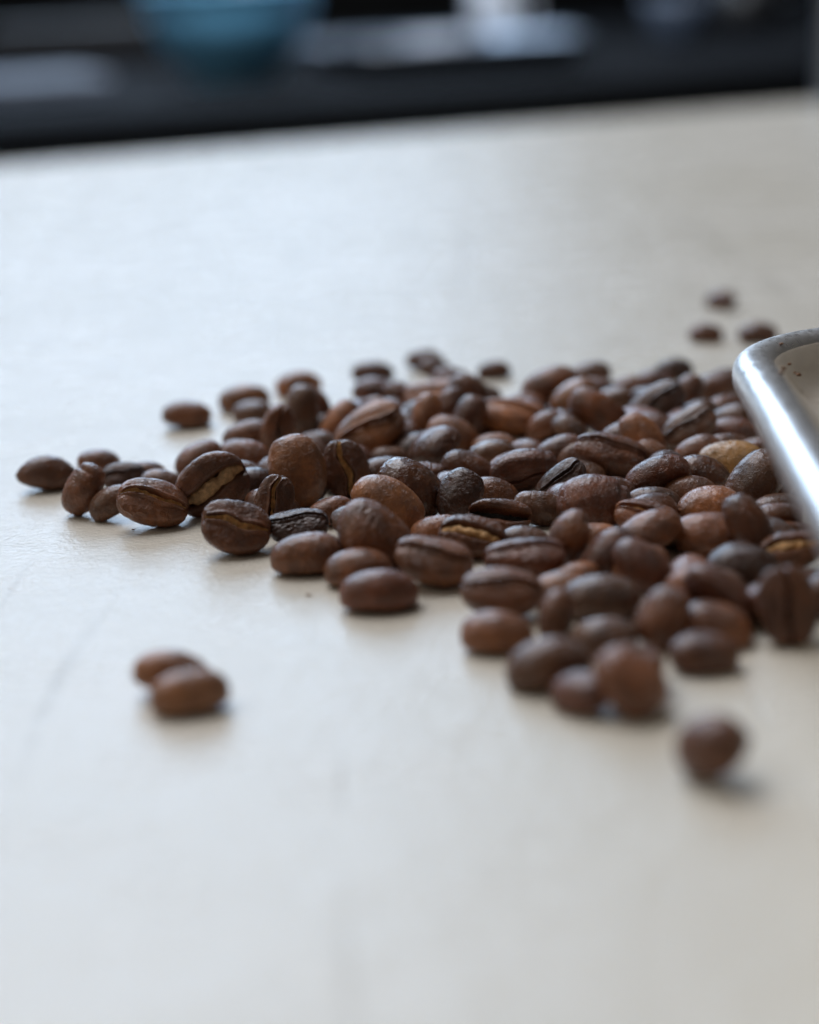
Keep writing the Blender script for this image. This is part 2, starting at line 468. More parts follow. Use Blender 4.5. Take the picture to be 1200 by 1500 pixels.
# ------------------------------------------------------------------ coffee beans
COL = dict(d=(.160, .056, .0215), m=(.250, .089, .0330), l=(.375, .143, .0500), r=(.180, .058, .0245), g=(.172, .074, .0340),
           t=(.62, .31, .095), k=(.086, .032, .0145), o=(.320, .113, .0370), p=(.42, .17, .066))

def bean_mesh(rng, L, W, hd, hf, cr, opt, fine):
    nS, nT = (84, 96) if fine else (46, 56)
    u = np.linspace(0, math.pi, nS + 2)[1:-1][:, None]
    tau = np.linspace(0, 2 * math.pi, nT, endpoint=False)[None, :]
    th = tau - 0.62 * np.sin(tau) - math.pi / 2          # finer around the crease at -pi/2
    pt = .55 * opt.get('pt', 0)
    xn = -np.cos(u) * np.ones_like(th)
    r = np.abs(np.sin(u)) ** (0.74 + pt) * np.ones_like(th)
    c, s = np.cos(th), np.sin(th)
    bot = s < 0
    yb = np.sign(c) * np.abs(c) ** 0.80
    y = np.where(bot, yb, np.sign(c) * np.abs(c) ** .96) * r
    taper = 1 + rng.uniform(-.10, .10) * xn
    y = y * taper
    z = np.where(bot, -hf * np.abs(s) ** .62, hd * np.abs(s) ** .97) * r ** np.where(bot, .9, 1.0)
    # crease
    amp = rng.choice([-1, 1]) * rng.uniform(.07, .17); ph = rng.uniform(-.5, .5)
    yc = amp * np.sin(math.pi * (xn * .9) + ph) + .03 * np.sin(7 * xn + ph * 9)
    dep, sig, lip = {0: (.13, .055, .02), 1: (.20, .060, .045), 2: (.22, .105, .045), 3: (.30, .34, .0), 4: (.26, .24, .02)}[cr]
    if cr in (2, 3, 4): sig = sig * (.45 + .55 * (1 - xn ** 2))
    jit = waves(np.stack([xn * 2.0, xn * 0, xn * 0], -1).reshape(-1, 3), rng, 3, 9).reshape(xn.shape)
    yc = yc + .022 * jit
    dist = y - yc * r
    em = np.clip((1 - np.abs(xn)) / .10, 0, 1) ** .5
    groove = np.exp(-(np.abs(dist) / sig) ** 2.2)
    lobe = 1 - .35 * (np.abs(dist) - .42) ** 2 / .18
    zb = z + np.where(bot, dep * L * groove * em * .9, 0)
    zb -= np.where(bot, lip * L * np.exp(-((np.abs(dist) - sig * 1.75) / (sig * .9)) ** 2) * em * r, 0)
    zb -= np.where(bot, .030 * L * lobe * r * np.abs(s), 0)
    z = zb
    # notch where the crease runs out over the ends
    notch = np.exp(-(dist / .16) ** 2) * np.exp(-((1 - np.abs(xn)) / .10) ** 2) * np.where(bot, 1, np.exp(-(s / .35) ** 2))
    x = xn * (L / 2) * (1 - (.07 + opt.get('nch', 0) * (xn < 0)) * notch)
    if opt.get('shear'): x = x + opt['shear'] * L * np.tanh(c / .35)
    y = y * W / 2
    z = z - (.05 * L) * (np.abs(xn) ** 2.6) * rng.uniform(.1, .8)            # ends droop towards the flat side
    y = y + rng.uniform(-.03, .03) * L * xn ** 2
    P = np.stack([x, y, z], -1)
    shp = P.shape[:2]; Q = P.reshape(-1, 3) / L
    wr = opt.get('wr', 1.0)
    nrm = Q / (np.linalg.norm(Q, axis=1)[:, None] + 1e-6)
    a1 = waves(Q, rng, 3, 7) * .016
    a2 = waves(Q, rng, 9, 18) * .0055 * wr
    rid = -np.abs(waves(Q * np.array([1, 1.5, 1.5]), rng, 22, 46)) * .0085 * wr * (.4 + .6 * np.clip(waves(Q, rng, 3, 8), 0, 1.5))
    h = a1 + a2 + rid
    if fine: h = h - np.abs(waves(Q, rng, 60, 110)) * .0038 * wr
    if opt.get('fold'):
        # a deep crumple near one end
        e = Q[:, 0] - .36 + .25 * Q[:, 1] ** 2
        h = h - .045 * np.exp(-(e / .035) ** 2) * np.clip(.5 + 1.5 * Q[:, 1], 0, 1) + .02 * np.exp(-((e - .06) / .05) ** 2)
    if opt.get('crack'):
        # cracks radiating from the near end
        ang = np.arctan2(Q[:, 1], Q[:, 2]); rr = np.hypot(Q[:, 1], Q[:, 2])
        for a0 in (-.9, .15, 1.1, 2.6):
            dd = np.abs(np.angle(np.exp(1j * (ang - a0)))) * rr
            h = h - .030 * np.exp(-(dd / .016) ** 2) * np.clip((Q[:, 0] - .20) / .15, 0, 1) * np.clip(1.35 - rr / .22, 0, 1)
    P = (Q + nrm * h[:, None]) * L
    P = P.reshape(*shp, 3)
    return P, dict(amp=amp, ph=ph, dep=dep, sig=sig[:, 0] if isinstance(sig, np.ndarray) else sig)

def chaff_mesh(rng, L, W, hf, info, cr):
    n, k = 60, 9
    xn = np.linspace(-.90, .90, n)[:, None]; v = np.linspace(-1, 1, k)[None, :]
    r = np.sqrt(1 - xn ** 2)
    yc = (info['amp'] * np.sin(math.pi * xn * .9 + info['ph']) + .03 * np.sin(7 * xn + info['ph'] * 9)) * r
    sig = {2: .105, 3: .34, 4: .24}[cr] * (.45 + .55 * (1 - xn ** 2))
    w = sig * {2: 1.0, 3: .95, 4: .92}[cr] * (1 + .22 * waves(np.concatenate([xn * 9, xn * 0, xn * 0], 1), rng, 1, 4)[:, None])
    y = (yc + w * v) * W / 2
    # sits a little inside the groove, crumpled
    inset = {2: -.006, 3: .15, 4: .035}[cr] * L
    z = -hf * r ** .9 + inset + {2: .05, 3: .05, 4: -.045}[cr] * L * (1 - v ** 2) * r
    Q = np.stack([xn * L / 2 * np.ones_like(y), y, z * np.ones_like(y)], -1)
    f = waves(Q.reshape(-1, 3) / L, rng, 18, 50).reshape(n, k) * .014 * L + np.abs(waves(Q.reshape(-1, 3) / L, rng, 50, 100).reshape(n, k)) * .010 * L
    Q[..., 2] -= f
    z2 = Q.copy(); z2[..., 2] += .012 * L          # give it thickness
    ring = np.concatenate([Q, z2[:, ::-1]], 1)
    return ring

def make_bean(rec, idx):
    x, y, z, qw, qx, qy, qz, L, W, hd, hf, ck, cr, fine, opt, label = rec
    rng = np.random.default_rng(1000 + idx)
    L, W, hd, hf = L / 1e3, W / 1e3, hd / 1e3, hf / 1e3
    P, info = bean_mesh(rng, L, W, hd, hf, cr, opt, fine)
    o = link('coffee_bean', grid_mesh('coffee_bean', P, caps=True, mat=M_BEANG if opt.get('gl') else M_BEAN))
    from mathutils import Quaternion
    R = np.array(Quaternion((qw, qx, qy, qz)).to_matrix())
    low = (P.reshape(-1, 3) @ R.T)[:, 2].min() * 1e3 + z
    if low < 1.6: z -= low + .08          # it lies on the table: let it touch
    o.rotation_mode = 'QUATERNION'; o.rotation_quaternion = (qw, qx, qy, qz); o.location = (x / 1e3, y / 1e3, z / 1e3)
    c = COL[ck]; f = rng.uniform(.88, 1.14); w_ = rng.uniform(-.05, .05)
    o.color = (c[0] * f * (1 + w_), c[1] * f, c[2] * f * (1 - w_), 1)
    if cr >= 2 and not opt.get('nochaff'):
        ch = link('crease_lining' if cr == 3 else 'silver_skin', grid_mesh('silver_skin', chaff_mesh(rng, L, W, hf, info, cr), caps=True,
                  mat={2: M_CHAFF, 3: M_BLACK, 4: M_CHAFFP if opt.get('pale') else M_CHAFF}[cr]), o)
    if opt.get('part'):                   # second lobe of the bean made just before
        o.name = 'bean_lobe'
        bpy.context.view_layer.update()
        o.parent = LAST[0]; o.matrix_parent_inverse = LAST[0].matrix_world.inverted()
        return o
    tag(o, label, 'coffee bean', 'spilled coffee beans')
    LAST[0] = o
    return o
LAST = [None]

# x,y,z (mm), orientation quaternion, length, width, dome, flat depth (mm), colour, crease kind, fine mesh, options, label
BEANS = [
(-58.49,267.03,1.65,0.9924,0.0508,0.0741,0.0840,10.60,5.96,3.45,1.48,'d',0,1,{'pt': 1},'dark spindle-shaped coffee bean at the far left tip of the spill'),
(-49.88,251.94,3.79,-0.7912,-0.3730,0.3902,-0.2875,8.71,5.92,2.83,1.22,'m',0,1,{'fold': 1},'brown coffee bean leaning upright beside the leftmost spindle-shaped bean'),
(-51.37,274.98,1.24,0.9931,0.0344,0.0926,0.0635,7.58,5.16,2.46,1.06,'m',0,0,{},'coffee bean half hidden behind the leftmost spindle-shaped bean'),
(-45.71,264.51,3.15,-0.3408,0.9316,0.1223,0.0310,7.10,4.82,2.31,0.99,'k',1,1,{'wr': 1.8},'dark shrivelled coffee bean wedged behind the leftmost creased bean'),
(-44.90,248.72,2.18,0.9509,0.2043,-0.2245,0.0605,7.77,5.28,2.52,1.09,'g',0,1,{},'grey-brown coffee bean tucked under the left end of the leftmost creased bean'),
(-38.18,243.65,4.26,-0.3134,0.9366,-0.0211,-0.1553,11.04,7.49,3.59,1.55,'m',2,1,{},'brown creased coffee bean with golden slit, front of the left cluster'),
(-39.28,261.14,1.17,-0.9946,-0.0288,-0.0877,-0.0464,7.23,4.92,2.35,1.01,'g',0,1,{},'small bean with bluish sheen between the left cluster and the pile'),
(-42.33,267.77,1.05,0.9947,0.0142,0.0878,0.0518,6.48,4.41,2.11,0.91,'m',0,0,{},'sliver of brown bean behind the small sheeny one in the left cluster'),
(-39.82,303.27,1.43,-0.9950,-0.0493,-0.0760,-0.0428,9.08,5.81,2.95,1.27,'m',0,0,{},'smooth brown coffee bean lying alone left of the pile, farther back'),
(-30.24,313.67,1.41,-0.9968,-0.0584,0.0124,-0.0525,9.90,5.95,3.22,1.39,'l',0,0,{},'light brown oval bean at the back left corner of the pile'),
(-27.68,304.54,1.10,0.9901,0.0472,-0.0143,-0.1316,7.81,5.31,2.54,1.09,'g',0,0,{},'blurred bluish bean just in front of the back left corner bean'),
(-27.01,283.29,2.27,-0.9368,0.3332,0.1003,-0.0371,9.02,6.13,2.93,1.26,'m',1,0,{},'brown bean showing its lower lobe on the left flank of the pile'),
(-34.05,269.81,2.57,-0.9517,-0.1389,0.2240,-0.1574,8.83,6.00,2.87,1.24,'m',0,0,{},'brown bean peeking out behind the wide-split left bean'),
(-29.65,248.01,4.90,-0.7086,0.6692,0.2178,0.0519,11.65,9.49,3.79,1.63,'d',4,1,{'pale': 1},'large dark coffee bean split wide open with pale tan chaff, left edge'),
(-26.46,270.80,1.88,-0.9892,-0.0511,-0.1376,-0.0022,9.80,6.67,3.19,1.37,'m',0,0,{},'rounded bean behind the wide-split left bean, against the upright ones'),
(-25.16,253.75,2.17,0.9493,0.2513,-0.1332,0.1337,8.78,5.97,2.86,1.23,'k',0,1,{},'very dark smooth bean between the wide-split bean and the upright ones'),
(-24.56,229.61,4.27,-0.3927,0.9114,-0.0362,-0.1178,10.06,8.39,3.27,1.41,'d',2,1,{},'dark bean with curled golden crease at the front left foot of pile'),
(-19.81,239.23,3.98,-0.4727,0.6741,0.4579,0.3353,8.56,5.98,2.78,1.20,'d',2,1,{},'small upright bean with branching golden chaff below the big round bean'),
(-16.08,231.76,2.99,-0.1831,0.9825,0.0335,-0.0073,9.13,6.21,2.97,1.28,'k',1,1,{'wr': 1.5},'low dark notched bean under the big round upright bean'),
(-21.54,279.17,4.57,-0.6481,0.4246,0.4189,0.4735,9.61,5.78,3.12,1.35,'m',1,0,{},'upright bean with a curved split across its top, left flank'),
(-16.83,250.66,5.39,0.5102,0.4011,-0.4518,0.6122,11.23,8.93,3.65,1.57,'l',0,1,{'wr': 1.3},'big round wrinkled light brown bean standing upright on the left'),
(-9.54,254.16,4.52,-0.3908,0.5343,0.5897,0.4626,9.26,7.19,3.01,1.30,'d',2,1,{},'upright flat-faced bean with golden crease beside the big round bean'),
(-20.26,323.89,1.33,-0.9966,-0.0618,0.0340,-0.0419,9.10,5.47,2.96,1.27,'l',0,0,{},'blurred light brown bean capping the back left of the pile'),
(-17.95,291.73,4.77,0.6339,0.4237,-0.5088,0.3997,9.71,6.60,3.15,1.36,'g',0,0,{},'blurred grey-brown bean standing upright at the back left'),
(-16.09,298.97,3.44,0.8423,0.1827,0.4616,-0.2098,7.91,5.38,2.57,1.11,'m',0,0,{},'blurred brown bean leaning behind the grey upright bean'),
(-15.74,294.19,0.95,-0.9712,-0.0401,0.0459,0.2303,6.56,4.46,2.13,0.92,'k',0,0,{},'small dark bean in the gap right of the grey upright bean'),
(-14.87,280.70,1.10,-0.9949,-0.0536,-0.0371,0.0774,7.49,5.09,2.43,1.05,'g',0,0,{},'small bean with blue sheen right above the flat-faced upright bean'),
(-11.14,286.17,3.49,0.7801,0.4211,-0.3311,0.3233,8.33,5.66,2.71,1.17,'l',0,0,{},'blurred orange-brown domed bean left of the long tan creased bean'),
(-5.85,275.62,4.69,-0.3902,0.8881,0.1583,0.1843,12.60,8.56,4.09,1.76,'l',1,0,{},'long tan bean with open diagonal crease in the back middle'),
(-5.97,330.51,1.29,-0.9967,-0.0621,-0.0517,0.0062,8.57,5.15,2.79,1.20,'d',0,0,{},'blurred oval bean on the far rim of the pile, left of centre'),
(-4.70,309.99,2.10,0.9790,0.1410,0.1390,-0.0480,10.04,6.83,3.26,1.41,'r',0,0,{},'blurred reddish bean with a pale sheen below the far left-of-centre oval'),
(-0.23,306.46,3.20,-0.9491,-0.1378,-0.2629,0.1050,8.10,5.51,2.63,1.13,'d',0,0,{},'dark blurred bean sloping down right of the reddish back bean'),
(-6.09,300.93,1.62,0.9623,0.1627,-0.1961,-0.0952,6.69,4.55,2.18,0.94,'l',0,0,{},'small orange-brown bean above the long tan creased bean'),
(4.67,340.04,1.19,-0.9960,-0.0657,-0.0558,0.0233,7.79,4.69,2.53,1.09,'d',0,0,{},'farthest bean at the very top of the pile, left of the lone flat one'),
(6.76,327.92,1.91,-0.9707,-0.1057,-0.2005,0.0795,7.80,5.31,2.54,1.09,'g',0,0,{},'purplish grey bean just below the farthest top bean'),
(9.57,321.46,1.42,-0.9905,-0.0783,-0.1026,0.0478,7.94,5.40,2.58,1.11,'d',0,0,{},'blurred dark bean right below the purplish grey back bean'),
(11.92,297.89,5.00,-0.9321,-0.1417,-0.3021,0.1411,8.64,5.87,2.81,1.21,'d',0,0,{},'curved dark bean sloping down at the back centre'),
(5.97,301.94,5.19,-0.2193,0.9746,0.0110,0.0442,12.40,7.45,4.03,1.74,'l',1,0,{},'blurred bean with flat tan face up at back centre'),
(3.77,281.55,4.48,-0.7021,-0.2905,0.5202,-0.3899,9.40,5.65,3.05,1.32,'l',0,0,{},'pale brown bean standing under the flat tan-faced back bean'),
(8.00,286.99,4.18,0.7236,0.2965,-0.5029,0.3682,8.83,5.14,2.87,1.24,'d',0,0,{},'dark brown bean standing beside the pale brown upright one, back centre'),
(10.87,282.74,4.66,-0.7806,-0.3179,0.4378,-0.3130,8.71,5.58,2.83,1.22,'d',0,0,{},'dark bean with lilac left rim, back centre'),
(14.31,307.43,1.18,-0.9585,-0.0461,0.0579,0.2754,7.88,5.36,2.56,1.10,'g',0,0,{},'small sheeny bean left of the long tan-topped bean'),
(18.16,329.96,1.00,0.9977,0.0616,-0.0168,-0.0229,7.02,4.08,2.28,0.98,'d',0,0,{},'flat dark bean lying alone behind the pile, at centre'),
(-2.75,270.29,2.31,0.9980,0.0576,0.0255,-0.0035,6.76,4.59,2.20,0.95,'g',0,0,{},'small bean with blue-grey sheen left of the cracked round bean'),
(7.81,275.87,2.79,0.9076,0.3784,0.1355,-0.1213,8.77,6.80,2.85,1.23,'l',0,0,{},'round light brown bean with blue sheen behind the cracked round bean'),
(4.61,266.71,2.91,0.8771,0.1379,-0.2779,-0.3666,10.12,8.44,3.29,1.42,'d',0,1,{'crack': 1},'round dark bean end-on with radiating cracks, centre'),
(-4.28,259.97,1.45,-0.9904,-0.0779,0.1040,-0.0477,8.10,5.51,2.63,1.13,'d',0,1,{},'thin dark bean showing between flat-faced upright bean and glossy one'),
(0.48,242.66,3.80,0.9033,0.2706,0.2772,-0.1845,11.14,8.22,3.62,1.56,'d',0,1,{'wr': 1.3, 'gl': 1},'glossy dark bean with pitted shiny back, centre of the pile'),
(-2.93,235.64,3.37,0.9371,0.2041,0.2486,-0.1358,11.27,7.43,3.66,1.58,'l',0,1,{},'light brown bean between the glossy pitted bean and the largest bean'),
(-5.07,220.61,5.39,0.8677,0.3831,0.2419,-0.2043,10.96,8.50,3.56,1.53,'m',0,1,{},'largest smooth bean with pointed lower right end, front centre'),
(-11.74,240.64,1.35,0.9847,0.1120,-0.1109,0.0741,7.13,4.85,2.32,1.00,'m',0,1,{},'small brown domed bean left of the largest smooth bean'),
(7.60,239.13,4.16,-0.7944,-0.3544,0.3779,-0.3171,8.09,6.91,2.63,1.13,'k',0,1,{'wr': 2},'round dark coarsely wrinkled bean right of the glossy pitted bean'),
(9.53,255.08,2.35,-0.9626,-0.1040,-0.2244,0.1106,9.05,5.27,2.94,1.27,'d',0,1,{},'slim dark bean slanting behind the coarsely wrinkled bean'),
(18.14,285.70,3.91,-0.1619,0.9833,-0.0591,-0.0587,12.03,7.24,3.91,1.68,'l',1,0,{},'long bean with tan flat top in the back middle'),
(14.56,272.84,1.66,0.9985,0.0412,0.0163,-0.0322,7.76,5.28,2.52,1.09,'l',0,0,{},'brown bean peeking over the bean with the white streak'),
(13.90,266.99,1.52,0.9959,0.0355,-0.0831,0.0007,8.30,5.64,2.70,1.16,'g',0,1,{'gl': 1},'shiny bean with a blue-white streak, middle of the pile'),
(19.73,268.82,2.30,-0.9264,-0.0290,0.0911,0.3642,7.19,4.89,2.34,1.01,'m',0,0,{'crack': 1},'brown bean end with dark slit behind the notched flat-sided bean'),
(24.70,263.83,4.02,0.9576,-0.2645,-0.1053,-0.0441,9.11,6.20,2.96,1.28,'d',0,1,{},'dark bean with a pale lit upper edge, behind notched flat-sided bean'),
(17.89,251.02,3.11,-0.8420,0.5325,0.0670,0.0542,10.48,6.71,3.41,1.47,'r',0,1,{'fold': 1},'dark bean with shadowed flat side and notched lit upper rim'),
(26.86,304.74,2.71,0.9708,0.1495,-0.1847,0.0326,11.44,7.10,3.72,1.60,'m',0,0,{},'large blurred brown bean at the back, right of the lone flat one'),
(36.44,321.70,1.20,-0.9947,-0.0742,0.0588,0.0388,7.67,5.22,2.49,1.07,'g',1,0,{'wr': 1.6},'purplish dark wrinkled bean at the far rim, right of centre'),
(35.57,308.38,1.67,-0.9954,-0.0741,-0.0071,0.0609,7.90,5.37,2.57,1.11,'d',0,0,{},'dark bean under the purplish wrinkled far-rim bean'),
(30.52,297.01,2.63,-0.9608,-0.0543,0.2692,-0.0378,9.40,6.39,3.06,1.32,'l',0,0,{'gl': 1},'glossy bean with whitish highlight beside the large blurred brown bean'),
(21.71,299.38,1.86,-0.9969,-0.0693,0.0200,0.0304,7.94,5.40,2.58,1.11,'m',0,0,{},'brown bean behind the long tan-topped one'),
(33.13,282.47,4.25,0.4622,0.8388,0.0225,-0.2870,11.13,7.57,3.62,1.56,'m',1,0,{},'brown bean tipped on its back with curved lower side, right back'),
(23.81,281.32,2.14,-0.9684,-0.0766,0.2334,-0.0429,7.49,5.10,2.44,1.05,'m',0,0,{},'small brown bean with a lilac spot right of the long tan-topped bean'),
(27.65,276.98,2.16,-0.9059,-0.0724,-0.2563,0.3293,7.15,4.86,2.32,1.00,'g',0,0,{},'greyish bean end behind the dark bean with pale lit edge'),
(38.30,300.46,1.24,0.9949,0.0663,-0.0611,-0.0446,7.97,5.42,2.59,1.12,'g',0,0,{'gl': 1},'bean with bright blue sheen at right back of the pile'),
(42.56,309.39,1.76,0.9947,0.0748,0.0039,-0.0710,7.40,5.03,2.40,1.04,'m',0,0,{},'blurred brown bean left of the dark far right oval'),
(52.62,322.68,1.08,-0.9947,-0.0614,-0.0019,0.0826,7.56,4.84,2.46,1.06,'k',0,0,{},'dark oval bean on the far rim of the pile, at right'),
(47.59,312.63,1.22,0.9924,0.0778,0.0350,-0.0882,8.00,5.44,2.60,1.12,'d',0,0,{},'dark bean just below the dark far right oval'),
(43.66,285.30,3.95,-0.3534,0.8937,0.1050,0.2558,10.31,7.01,3.35,1.44,'k',1,0,{'gl': 1},'dark shiny bean with V-shaped sheen along its crease, right back'),
(50.20,293.26,3.64,-0.8128,-0.2176,0.4909,-0.2260,8.02,5.45,2.61,1.12,'d',0,0,{},'dark brown bean standing right of the V-sheen bean'),
(56.81,302.98,1.71,0.9827,0.1305,-0.1224,-0.0469,8.80,5.99,2.86,1.23,'d',0,0,{},'dark blurred bean near the tray corner, back right'),
(61.15,310.02,1.29,0.9858,0.0827,0.0780,-0.1240,7.68,5.22,2.49,1.07,'d',0,0,{},'dark bean touching the tray corner at the back'),
(37.90,265.02,5.18,-0.8319,-0.2797,-0.3731,0.3009,9.34,6.35,3.03,1.31,'l',0,1,{},'brown bean with a pale cap sloping down right, right back'),
(35.50,268.38,2.49,0.9438,-0.2684,-0.1828,-0.0611,9.27,6.31,3.01,1.30,'d',0,0,{},'dark-sided bean with a thin lilac upper edge, right middle'),
(31.94,257.17,3.93,-0.1871,0.9720,-0.1102,-0.0898,11.82,7.34,3.84,1.65,'d',1,1,{'wr': 1.6},'long bean with bark-like brown flat top, right middle'),
(39.10,259.61,2.87,-0.9291,-0.1796,-0.2557,0.1978,6.95,4.73,2.26,0.97,'o',0,1,{},'small orange-brown bean right of the bark-topped bean'),
(37.28,244.22,2.90,-0.9240,0.3375,0.1618,0.0784,10.42,6.67,3.39,1.46,'r',0,1,{},'wedge-like dark bean with reddish lit top edge, right middle'),
(46.63,270.91,3.78,0.3607,-0.8901,-0.1044,-0.2582,9.83,6.68,3.19,1.38,'g',1,0,{'gl': 1},'grey sheeny bean with long crease left of the tray'),
(50.31,285.45,1.66,-0.9842,-0.0503,0.1665,0.0323,7.85,5.34,2.55,1.10,'g',0,0,{},'bluish grey bean behind the long-creased grey bean'),
(54.71,273.42,1.32,-0.9903,-0.0648,-0.0431,0.1149,8.72,5.93,2.83,1.22,'r',0,0,{},'purplish bean next to the tray rim, behind the golden bean'),
(45.97,260.36,2.01,-0.9743,-0.1044,0.1997,0.0044,8.33,5.66,2.71,1.17,'m',0,1,{},'bean with lilac sheen left of the golden tan bean'),
(50.20,254.58,2.62,-0.9696,-0.2247,0.0230,0.0941,10.35,7.02,3.36,1.45,'t',0,1,{},'golden tan under-roasted bean near the tray rim'),
(44.76,248.95,1.72,-0.9745,-0.1275,-0.1171,0.1424,8.64,5.88,2.81,1.21,'d',0,1,{'gl': 1},'dark glossy bean with two bright spots in front of golden bean'),
(50.56,237.21,3.84,0.8746,0.2853,-0.3582,0.1594,9.89,7.87,3.21,1.38,'g',0,1,{},'large grey-brown domed bean against the tray rim'),
(56.14,243.06,0.92,0.9928,0.0435,-0.0122,-0.1106,6.56,4.46,2.13,0.92,'d',0,1,{},'dark bean just showing under the tray rim'),
(41.71,241.41,1.19,-0.9932,-0.0462,-0.0375,0.1000,8.20,5.58,2.67,1.15,'m',0,1,{},'brown bean just behind the sharp tan wrinkled bean'),
(43.21,233.38,1.49,-0.9910,-0.0923,-0.0057,0.0970,9.78,7.02,3.18,1.37,'l',0,1,{'wr': 1.3},'sharp tan-brown wrinkled bean, right middle'),
(35.48,237.18,1.23,0.9935,0.0436,0.0491,-0.0928,8.28,5.63,2.69,1.16,'g',0,1,{},'olive-grey smooth bean behind the small chaffy creased bean'),
(26.44,233.43,3.67,0.8907,0.4447,0.0190,-0.0925,10.75,8.34,3.49,1.51,'r',0,1,{'wr': 1.2, 'fold': 1},'large dark red-brown leathery bean, right of centre'),
(22.94,244.17,3.50,0.2930,-0.8948,-0.1615,-0.2957,8.72,5.93,2.83,1.22,'k',1,1,{},'dark creased bean hugging the left of the leathery red-brown bean'),
(26.61,253.34,1.68,0.9944,0.0521,0.0568,-0.0729,8.35,5.68,2.71,1.17,'g',0,1,{},'grey bean peeking over the leathery red-brown bean'),
(33.03,228.04,4.03,0.2391,-0.9631,0.1120,0.0530,8.99,5.41,2.92,1.26,'m',2,1,{},'small bean with chaffy crease right of the leathery red-brown bean'),
(19.01,235.59,2.02,0.9242,0.3629,0.0635,-0.1002,8.00,5.12,2.60,1.12,'g',0,1,{'wr': 1.8},'grey-brown bean with dark pits left of the leathery bean'),
(12.87,232.20,3.00,0.4247,-0.9030,0.0602,0.0262,9.36,5.08,3.04,1.31,'d',3,1,{},'bean with wide black hollow crease, centre right'),
(8.33,222.41,3.13,-0.3458,0.9333,-0.0731,-0.0631,9.19,6.42,2.99,1.29,'d',4,1,{'wr': 1.3},'bean with ragged lips and thick golden chaff, centre front'),
(3.80,229.89,1.21,0.9937,0.1027,-0.0438,0.0111,7.64,5.20,2.48,1.07,'o',0,1,{},'rough orange-brown bean behind the ragged golden-chaff bean'),
(2.73,218.62,2.81,-0.9876,-0.0557,-0.1341,0.0604,7.48,5.09,2.43,1.05,'m',0,1,{},'brown bean hidden behind the creased bean at front centre'),
(12.67,245.13,1.46,-0.9862,-0.0723,-0.1283,0.0758,7.68,5.22,2.49,1.07,'m',0,1,{},'brown bean in the gap above the black-hollow bean'),
(2.84,211.78,3.50,-0.2380,0.9647,-0.0665,-0.0907,10.48,7.11,3.40,1.47,'m',1,1,{},'brown bean with straight crease facing up, front centre'),
(-14.22,220.14,1.47,-0.9975,-0.0632,-0.0028,-0.0319,10.25,6.56,3.33,1.43,'m',0,1,{},'smooth oval brown bean at the front left of the pile'),
(-7.24,214.15,1.32,0.9980,0.0585,-0.0107,0.0218,9.24,6.10,3.00,1.29,'m',0,1,{},'smooth bean just behind the front-centre oval one'),
(-4.38,204.61,1.50,0.9973,0.0687,0.0271,-0.0012,10.22,6.35,3.32,1.43,'r',0,0,{},'smooth reddish oval bean farthest forward at front centre'),
(15.84,223.89,1.08,-0.9941,-0.0997,-0.0093,0.0409,7.07,4.81,2.30,0.99,'g',0,1,{},'small bean with a glinting top left of the dark-spotted round bean'),
(21.34,215.81,4.08,0.7481,0.3124,-0.5697,-0.1347,9.28,6.66,3.01,1.30,'m',0,1,{},'round bean with a dark spot, in front of the pitted grey one'),
(14.85,211.30,3.56,0.1005,-0.9944,0.0296,-0.0149,11.19,6.51,3.64,1.57,'r',1,1,{},'long red-brown bean with thin double-lipped crease facing up'),
(25.56,223.67,1.07,-0.9966,-0.0566,-0.0035,0.0595,7.46,5.07,2.42,1.04,'l',0,1,{},'tan bean in the gap beneath the leathery red-brown bean'),
(32.02,218.60,2.44,-0.9771,-0.0317,0.2101,-0.0105,10.17,6.92,3.31,1.42,'m',0,1,{},'smooth bean with a lit sloping back, right front'),
(25.67,211.00,2.94,0.9173,0.1467,-0.3445,0.1359,8.35,5.68,2.72,1.17,'r',0,1,{},'reddish bean leaning left of the bean with the lit sloping back'),
(29.32,204.74,3.18,-0.8503,-0.3397,-0.2650,0.3024,8.84,6.01,2.87,1.24,'r',0,0,{},'dark shaded bean below the bean with the lit sloping back'),
(21.08,207.38,2.10,-0.9845,-0.0809,0.1543,-0.0201,6.59,4.48,2.14,0.92,'o',0,0,{},'orange-brown bean peeping above the large grey-brown front bean'),
(40.27,219.37,2.19,0.9527,0.2883,-0.0147,-0.0949,9.42,6.95,3.06,1.32,'m',0,1,{},'large well-lit domed bean in front of the sharp tan wrinkled one'),
(45.18,216.21,4.17,-0.7716,-0.3108,-0.3902,0.3947,9.65,5.61,3.14,1.35,'d',0,1,{},'dark upright bean right of the large well-lit domed bean'),
(51.97,230.63,2.84,0.9914,0.0479,-0.0944,-0.0765,7.85,5.34,2.55,1.10,'g',0,1,{},'grey flat bean just left of the tray rim'),
(50.42,224.93,2.01,0.9217,-0.3711,-0.0375,-0.1067,7.71,5.24,2.50,1.08,'m',1,1,{'wr': 1.6},'bean with a lit ridge just left of the tray rim'),
(52.25,221.66,1.33,0.9920,0.0567,-0.0169,-0.1112,6.04,4.10,1.96,0.84,'m',0,1,{},'brown bean fragment showing beside the tray rim'),
(49.60,210.65,3.74,-0.3363,0.9322,-0.0339,0.1298,8.19,5.57,2.66,1.15,'m',4,1,{'wr': 1.6},'crinkled bean with golden spots touching the tray rim'),
(42.08,204.73,2.34,-0.9342,-0.3428,0.0415,0.0894,9.57,6.51,3.11,1.34,'k',0,0,{},'very dark bean in the shadow beneath the upright dark bean'),
(11.05,198.96,3.36,-0.2721,0.9600,-0.0564,-0.0332,10.44,6.68,3.39,1.46,'m',1,0,{},'bean with tan crease facing the camera at the front of the right lobe'),
(9.68,188.82,1.39,-0.9947,-0.0908,-0.0273,0.0406,9.10,6.00,2.96,1.27,'o',0,0,{},'smooth rusty brown bean at the front left of right lobe'),
